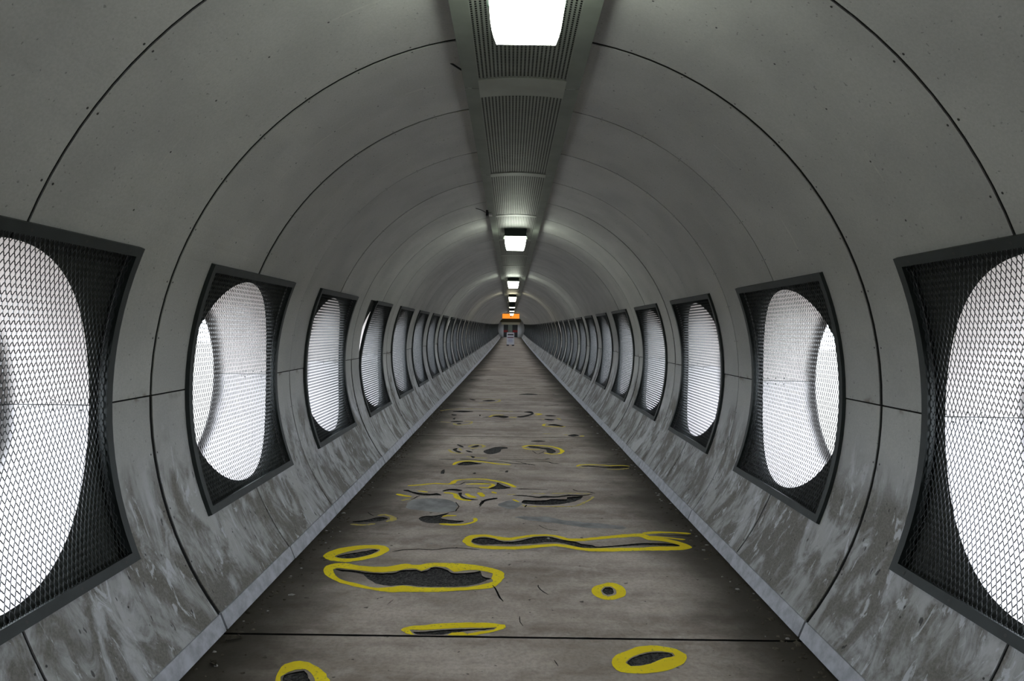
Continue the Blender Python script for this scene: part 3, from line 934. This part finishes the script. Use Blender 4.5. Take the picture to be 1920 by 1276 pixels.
for k in range(-1, NMOD):
    y0, y1 = YB + k * MOD + 0.010, YB + (k + 1) * MOD - 0.010
    X = HALF + 0.05
    n = 56
    rect = [(-X + 2 * X * i / n, y0 + 0.003 * noise.noise(Vector((i * 0.9, k, 0)))) for i in range(n + 1)]
    rect += [(X - 2 * X * i / n, y1 + 0.003 * noise.noise(Vector((i * 0.9, k, 5)))) for i in range(n + 1)]
    mine = [h for h in hole_loops if h[0] == k]
    for h in mine:
        for p in h[1]:
            p.y = max(y0 + 0.006, min(y1 - 0.006, p.y)); p.x = max(-HALF, min(HALF, p.x))
    v, f, of = cdt([rect] + [h[1] for h in mine])
    mb = MB()
    for p in v: mb.vert((p.x, p.y, slab_z(k, p.y)))
    for tri, src in zip(f, of):
        if list(src) == [0]: mb.face(tri)
    m = len(rect)
    for i in range(m):          # slab sides
        a, b = rect[i], rect[(i + 1) % m]
        za, zb = slab_z(k, a[1]), slab_z(k, b[1])
        mb.quad((*a, za), (*b, zb), (*b, zb - 0.12), (*a, za - 0.12), 1)
    slab = link('floor_slab', mb.mesh('floor_slab', [M['floor'], M['dark']]), floor)
    slab_obj[k] = slab
    for _, lp, dep, nm in mine:
        mb = MB()
        if nm == 'pothole':
            xs = [p.x for p in lp]; ys = [p.y for p in lp]
            st = max(0.016, (max(xs) - min(xs)) / 45)
            ex = []
            x = min(xs)
            while x < max(xs):
                y = min(ys)
                while y < max(ys):
                    q = (x + random.uniform(-.3, .3) * st, y + random.uniform(-.3, .3) * st)
                    if inside(q, lp) and edge_dist(q, lp) > st * 0.4: ex.append(q)
                    y += st
                x += st
            v, f, of = cdt([lp], ex)
            for p in v:
                ed = edge_dist(p, lp)
                d = 0.35 * dep + 0.65 * dep * min(1, ed / 0.05) + 0.004 * noise.noise(Vector((p.x * 40, p.y * 40, 2)))
                mb.vert((p.x, p.y, slab_z(k, p.y) - d))
            for tri in f: mb.face(tri)
            lo = lambda p: slab_z(k, p.y) - 0.35 * dep - 0.006
        else:
            v, f, of = cdt([lp])
            for p in v: mb.vert((p.x, p.y, slab_z(k, p.y) - dep))
            for tri in f: mb.face(tri)
            lo = lambda p: slab_z(k, p.y) - dep - 0.001
        for i in range(len(lp)):
            a, b = lp[i], lp[(i + 1) % len(lp)]
            mb.quad((a.x, a.y, slab_z(k, a.y)), (b.x, b.y, slab_z(k, b.y)), (b.x, b.y, lo(b)), (a.x, a.y, lo(a)), 1)  # pothole walls near black: the rim's shade is put into their colour
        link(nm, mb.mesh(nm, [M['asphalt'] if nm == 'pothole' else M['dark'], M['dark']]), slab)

def paint_mesh(k, outer, inner, mat):
    mine = [h[1] for h in hole_loops if h[0] == k]
    bx0, bx1 = min(p[0] for p in outer), max(p[0] for p in outer)
    by0, by1 = min(p[1] for p in outer), max(p[1] for p in outer)
    near = [h for h in mine if not (max(p[0] for p in h) < bx0 or min(p[0] for p in h) > bx1 or max(p[1] for p in h) < by0 or min(p[1] for p in h) > by1)]
    loops = [outer] + ([inner] if inner else []) + near
    v, f, of = cdt(loops)
    mb = MB()
    for p in v: mb.vert((p.x, p.y, slab_z(k, p.y) + 0.0016))
    for tri, src in zip(f, of):
        if list(src) == [0]: mb.face(tri)
    return mb.mesh('paint_mark', mat)

for cp, out, inn, lab in RINGS:
    o_ = rough(smooth_loop(to_floor(cp, out), True, 0.025), 0.008, 24)
    i_ = rough(smooth_loop(to_floor(cp, inn), True, 0.025), 0.005, 24)
    k = slab_of(o_)
    for p in o_:
        p.y = max(YB + k * MOD + 0.012, min(YB + (k + 1) * MOD - 0.012, p.y))
    o = link('paint_ring', paint_mesh(k, o_, i_, M['paint']), slab_obj[k])
    o['label'] = lab
for cp, wd, pts, faded in STROKES:
    lp = rough(stroke_outline(to_floor(cp, pts), wd), 0.008, 22)
    k = slab_of(lp)
    link('paint_stroke', paint_mesh(k, lp, None, M['faded'] if faded else M['paint']), slab_obj[k])

def patch(cp, pts):
    lp = rough(smooth_loop(to_floor(cp, pts), True, 0.03), 0.03, 9)
    k = slab_of(lp)
    link('repair_patch', paint_mesh(k, lp, None, M['patch']), slab_obj[k])
patch(A5, [(330,400),(500,372),(750,380),(880,410),(950,470),(880,540),(600,545),(300,500)])
patch(A5, [(1480,440),(1650,400),(1760,440),(1740,490),(1560,505)])
patch((560, 940, 2.526), [(1020,75),(1160,72),(1300,95),(1530,115),(1540,130),(1380,125),(1240,108),(1120,92)])

# ground under the slabs' joints and under the kerbs
for k in range(-1, NMOD):
    y0 = YB + k * MOD
    mb = MB(); mb.box(-1.72, 1.72, 0, MOD, -0.26, -0.085)
    link('deck_beam', cached('deck', lambda: mb.mesh('deck_beam', M['dark'])), floor, (0, y0, zf(y0)), (pitch(y0, y0 + MOD), 0, 0))

# ------------------------------------------------------------------ outside
mb = MB(); mb.box(-300, 300, -200, 350, -6.5, -6.0)
tag(link('ground', mb.mesh('ground', M['ground'])), 'open ground far below the bridge windows', 'ground', kind='structure')

# ------------------------------------------------------------------ both ends
def end_ring(y, door, name, label, mat):
    mb = MB()
    z0 = zf(max(y, 0))
    x0, x1, zt = door if door else (0, 0, 0)
    n = 40
    RR = 2.3
    if door:
        mb.box(-RR, x0, y, y + 0.15, z0 - 0.3, z0 + 3.4)
        mb.box(x1, RR, y, y + 0.15, z0 - 0.3, z0 + 3.4)
        mb.box(x0, x1, y, y + 0.15, z0 + zt, z0 + 3.4)
    else:
        mb.box(-RR, RR, y - 0.15, y, z0 - 0.3, z0 + 3.4)
    o = link(name, mb.mesh(name, mat))
    return tag(o, label, 'wall', kind='structure')

ZE = zf(YEND)
end_ring(YEND, (-1.08, 0.92, 1.72), 'wall_far', 'pale grey wall closing the far end of the tunnel round a wide opening', M['endwall'])
end_ring(YREAR, None, 'wall_rear', 'plain grey wall closing the tunnel behind the photographer', M['endwall'])  # unseen end wall, added so sky light does not flood in from behind
door = tag(link('door_1', None, None, (0, YEND, ZE)), 'wide dark opening at the far end under a cream header', 'door', kind='structure')
mb = MB(); mb.box(-1.3, 1.15, -0.12, 0.0, 1.72, 2.05); link('header', mb.mesh('header', M['cream']), door)
mb = MB(); mb.box(-1.5, 1.3, -0.08, 0.0, 2.05, 2.5); link('bulkhead', mb.mesh('bulkhead', M['olive']), door)
for s in (-1, 1):
    mb = MB(); x = -1.08 if s < 0 else 0.92
    mb.box(x - 0.05, x + 0.05, -0.05, 0.2, -0.02, 1.72); link('jamb', mb.mesh('jamb', M['endwall']), door)
mb = MB(); mb.box(-1.02, 0.87, -0.10, 0.3, -0.06, 0.03); link('threshold', mb.mesh('threshold', M['endwall']), door)
# lobby beyond
def lobby(name, what, *b):
    mb = MB(); mb.box(*b)
    tag(link(name, mb.mesh(name, M['lobby']), None, (0, YEND, ZE)), 'dark %s of the lobby behind the far opening' % what, name.split('_')[0], kind='structure')
lobby('wall_lobby_back', 'back wall', -3, 3, 5.0, 5.2, -0.3, 3.2)
lobby('wall_lobby_left', 'left wall', -3.2, -3, 0.15, 5.2, -0.3, 3.2)
lobby('wall_lobby_right', 'right wall', 3, 3.2, 0.15, 5.2, -0.3, 3.2)
lobby('ceiling_lobby', 'ceiling', -3.2, 3.2, 0.15, 5.2, 3.2, 3.4)
lobby('floor_lobby', 'floor', -3.2, 3.2, 0.15, 5.2, -0.3, -0.02)
mb = MB(); n = 14
lo = [(-0.13 + 0.29 * cos(2 * pi * i / n), 2.0 + 0.29 * sin(2 * pi * i / n), -0.02) for i in range(n)]
mb.prism(lo, [(x, y, 3.2) for x, y, z in lo])
tag(link('pillar', mb.mesh('pillar', M['pillar'], True), None, (0, YEND, ZE)), 'round grey-green pillar in the middle of the far opening', 'pillar')
def bench(name, x0, x1, label):
    b = tag(link(name, None, None, ((x0 + x1) / 2, YEND + 3.2, ZE)), label, 'bench', 'benches in the far lobby')
    hw = (x1 - x0) / 2
    mb = MB(); mb.box(-hw, hw, -0.25, 0.25, 0.42, 0.55); link('seat', mb.mesh('seat', M['black']), b)
    mb = MB(); mb.box(-hw, hw, 0.2, 0.3, 0.70, 0.98); link('backrest', mb.mesh('backrest', M['red']), b)
    for sx in (-1, 1):
        mb = MB(); mb.box(sx * (hw - 0.1) - 0.03, sx * (hw - 0.1) + 0.03, -0.2, 0.2, -0.02, 0.42); link('leg', mb.mesh('leg', M['black']), b)
bench('bench', -1.15, -0.5, 'dark bench with a red backrest in the far opening, left of the far pillar')
bench('bench', 0.25, 1.0, 'dark bench with a red backrest in the far opening, right of the far pillar')

# ------------------------------------------------------------------ signs at the far end
ys = 59.0; zs = zf(ys)
xs = CAM[0] + (957.3 - VPX) * ys / F
sg = tag(link('sandwich_board', None, None, (xs, ys, zs)), 'white sandwich board with a black header standing in the middle of the walkway', 'sign')
def rounded(w_, z0, z1, r, n=5):
    pts = []
    for (cx, cz, a0) in ((w_ - r, z1 - r, 0), (-w_ + r, z1 - r, 90), (-w_ + r, z0 + r, 180), (w_ - r, z0 + r, 270)):
        for i in range(n + 1):
            a = radians(a0 + 90 * i / n); pts.append((cx + r * cos(a), cz + r * sin(a)))
    return pts
pr = rounded(0.325, 0.10, 1.14, 0.06)
def lean(x, z, d, s): return (x, s * (0.30 * (1.14 - z) / 1.14) + s * d, z)
for s in (-1, 1):
    mb = MB(); mb.prism([lean(x, z, 0.0, s) for x, z in pr], [lean(x, z, 0.035, s) for x, z in pr])
    pn = link('board', mb.mesh('board', M['white']), sg)
    for sx in (-1, 1):
        mb = MB(); a = [(sx * 0.22 + dx, dz) for dx, dz in ((-.1, 0), (.1, 0), (.1, .14), (-.1, .14))]
        mb.prism([lean(x, z, 0.002, s) for x, z in a], [lean(x, z, 0.03, s) for x, z in a]); link('foot', mb.mesh('foot', M['black']), sg)
    if s < 0:
        def bar(x0, x1, z0, z1, m, nm):
            mb = MB(); a = [(x0, z0), (x1, z0), (x1, z1), (x0, z1)]
            mb.prism([lean(x, z, 0.034, s) for x, z in a], [lean(x, z, 0.038, s) for x, z in a]); link(nm, mb.mesh(nm, m), pn)
        bar(-0.25, 0.25, 0.90, 1.0, M['black'], 'print_header')
        bar(-0.26, 0.26, 0.68, 0.74, M['maroon'], 'print_band')
        for q, (wd, z) in enumerate(((0.22, 0.57), (0.15, 0.48), (0.24, 0.41), (0.18, 0.32))):
            bar(-wd, wd, z, z + 0.03, M['blue'], 'print_line')
mb = MB(); mb.box(-0.27, 0.27, -0.18, 0.18, 0.16, 0.20); link('brace', mb.mesh('brace', M['black']), sg)

yo = 63.0; zo = zf(yo)
xo = CAM[0] + (957.5 - VPX) * yo / F
zt = CAM[2] + (VPY - 587.5) * yo / F; zb = CAM[2] + (VPY - 597.5) * yo / F
os_ = tag(link('hanging_sign', None, None, (xo, yo, zb)), 'orange lit sign hanging across the tunnel near the far end', 'sign')
hh = zt - zb
mb = MB(); mb.box(-0.80, 0.80, 0.0, 0.12, 0, hh); link('sign_box', mb.mesh('sign_box', M['housing']), os_)
mb = MB(); mb.box(-0.775, 0.775, -0.015, 0.0, 0.03, hh - 0.03); link('sign_face', mb.mesh('sign_face', M['orange']), os_)
mb = MB(); mb.prism([(-0.13, -0.03, hh - 0.06), (0.13, -0.03, hh - 0.06), (0, -0.03, 0.10)], [(-0.13, -0.016, hh - 0.06), (0.13, -0.016, hh - 0.06), (0, -0.016, 0.10)])
link('sign_emblem', mb.mesh('sign_emblem', M['maroon']), os_)
for sx in (-1, 1):
    mb = MB(); mb.tube([(sx * 0.25, 0.06, hh - 0.01), (sx * 0.25, 0.06, ZCH + zf(yo) - zb + 0.02)], 0.012); link('hanger', mb.mesh('hanger', M['housing']), os_)

# ------------------------------------------------------------------ loose bits on the channel edge
mb = MB(); mb.tube([(-0.46, 3.60, ZCH + 0.098), (-0.38, 3.66, ZCH + 0.082), (-0.315, 3.70, ZCH + 0.055)], 0.005)
tag(link('loose_cable', mb.mesh('loose_cable', M['black'], True)), 'short black cable poking out left of the ceiling channel before the second light', 'cable')
sb = tag(link('sensor', None, None, (-0.315, 7.9, ZCH + zf(7.9))), 'small black sensor with a wire on the left edge of the ceiling channel', 'sensor')
mb = MB(); mb.box(-0.02, 0.012, -0.05, 0.05, -0.035, 0.03); link('case', mb.mesh('case', M['black']), sb)
mb = MB(); mb.tube([(-0.02, 0, 0.01), (-0.08, 0.0, 0.04), (-0.14, 0.0, 0.055)], 0.004); link('wire', mb.mesh('wire', M['black']), sb)
mb = MB(); mb.box(0.0, 0.05, -0.03, 0.03, -0.028, -0.004); link('bracket', mb.mesh('bracket', M['white']), sb)

# ------------------------------------------------------------------ litter along the kerbs
def litter(s, label):
    mb = MB()
    rnd = random.Random(3 + s)
    for _ in range(520):
        y = rnd.uniform(1.2, 14.0) ** 1.0
        x = s * (HALF - abs(rnd.gauss(0, 0.075)) + 0.0)
        if abs(x) > HALF + 0.005: continue
        sz = rnd.uniform(0.003, 0.012) * (1.7 if rnd.random() < 0.12 else 1)
        a = rnd.uniform(0, pi)
        n = 5
        z = slab_z(math.floor((y - YB) / MOD), y)
        top = []; bot = []
        for i in range(n):
            r = sz * rnd.uniform(0.6, 1.2); t = a + 2 * pi * i / n
            px, py = x + r * cos(t) * 1.3, y + r * sin(t)
            bot.append((px, py, z + 0.0005)); top.append((x + (px - x) * 0.7, y + (py - y) * 0.7, z + rnd.uniform(0.002, 0.007)))
        mb.prism(bot, top, 1 if rnd.random() < 0.13 else 0)
    side = 'left' if s < 0 else 'right'
    return tag(link('leaf_litter', mb.mesh('leaf_litter', [M['leaf'], M['stone']])), label, 'litter', kind='stuff')
litter(-1, 'crumbs of dead leaf and grit gathered along the left kerb')
litter(1, 'crumbs of dead leaf and grit gathered along the right kerb')

def leaf(px, py, ln, rot, label):
    x, y = floor_point(px, py)
    mb = MB()
    n = 8
    prev = None
    for i in range(n + 1):
        t = i / n
        wd = 0.32 * ln * sin(pi * min(1, t * 0.98 + 0.01)) ** 0.8 * (1 - 0.3 * t)
        c = (ln * (t - 0.5))
        zz = 0.004 + 0.008 * sin(pi * t)
        ring = [mb.vert((c, -wd, zz + 0.006)), mb.vert((c, 0, zz)), mb.vert((c, wd, zz + 0.008))]
        if prev:
            mb.face((prev[0], prev[1], ring[1], ring[0])); mb.face((prev[1], prev[2], ring[2], ring[1]))
        prev = ring
    o = link('dry_leaf', None, None, (x, y, slab_z(math.floor((y - YB) / MOD), y)), (0, 0, rot))
    link('blade', mb.mesh('blade', M['leaf']), o)
    mb = MB(); mb.tube([(-ln * 0.72, 0.004, 0.002), (-ln * 0.5, 0, 0.004), (ln * 0.48, 0, 0.005)], 0.0012, 4); link('stalk', mb.mesh('stalk', M['leaf']), o)
    return tag(o, label, 'leaf', 'dry leaves by the kerb')
leaf(438, 1200, 0.075, 0.35, 'pale dry leaf by the left kerb at the first floor joint')
leaf(400, 1247, 0.045, -0.6, 'small dry leaf by the left kerb nearest the front')
leaf(612, 1001, 0.06, 0.9, 'dry leaf by the left kerb beyond the slanted yellow oval')

def pebble(px, py, r, label):
    x, y = floor_point(px, py)
    mb = MB()
    rows = []
    for i in range(5):
        a = pi / 2 * i / 4
        rows.append([mb.vert((r * cos(a) * cos(t) * (1.3 + 0.2 * sin(3 * t)), r * cos(a) * sin(t), r * 0.7 * sin(a))) for t in [2 * pi * q / 8 for q in range(8)]])
    for A, B in zip(rows, rows[1:]):
        for q in range(8): mb.face((A[q], A[(q + 1) % 8], B[(q + 1) % 8], B[q]))
    return tag(link('pebble', mb.mesh('pebble', M['stone'], True), None, (x, y, slab_z(math.floor((y - YB) / MOD), y))), label, 'pebble', 'pebbles on the walkway')
pebble(644, 962, 0.014, 'pale pebble against the left kerb by the bent yellow mark')
pebble(808, 1019, 0.008, 'tiny white pebble above the crack left of the long wavy ring')
pebble(798, 1013, 0.005, 'tiniest white crumb beside the pebble above the crack')
pebble(1028, 1009, 0.009, 'pale chip lying in the long wavy pothole')
pebble(1088, 725, 0.03, 'pale lump by the right kerb in the middle distance')
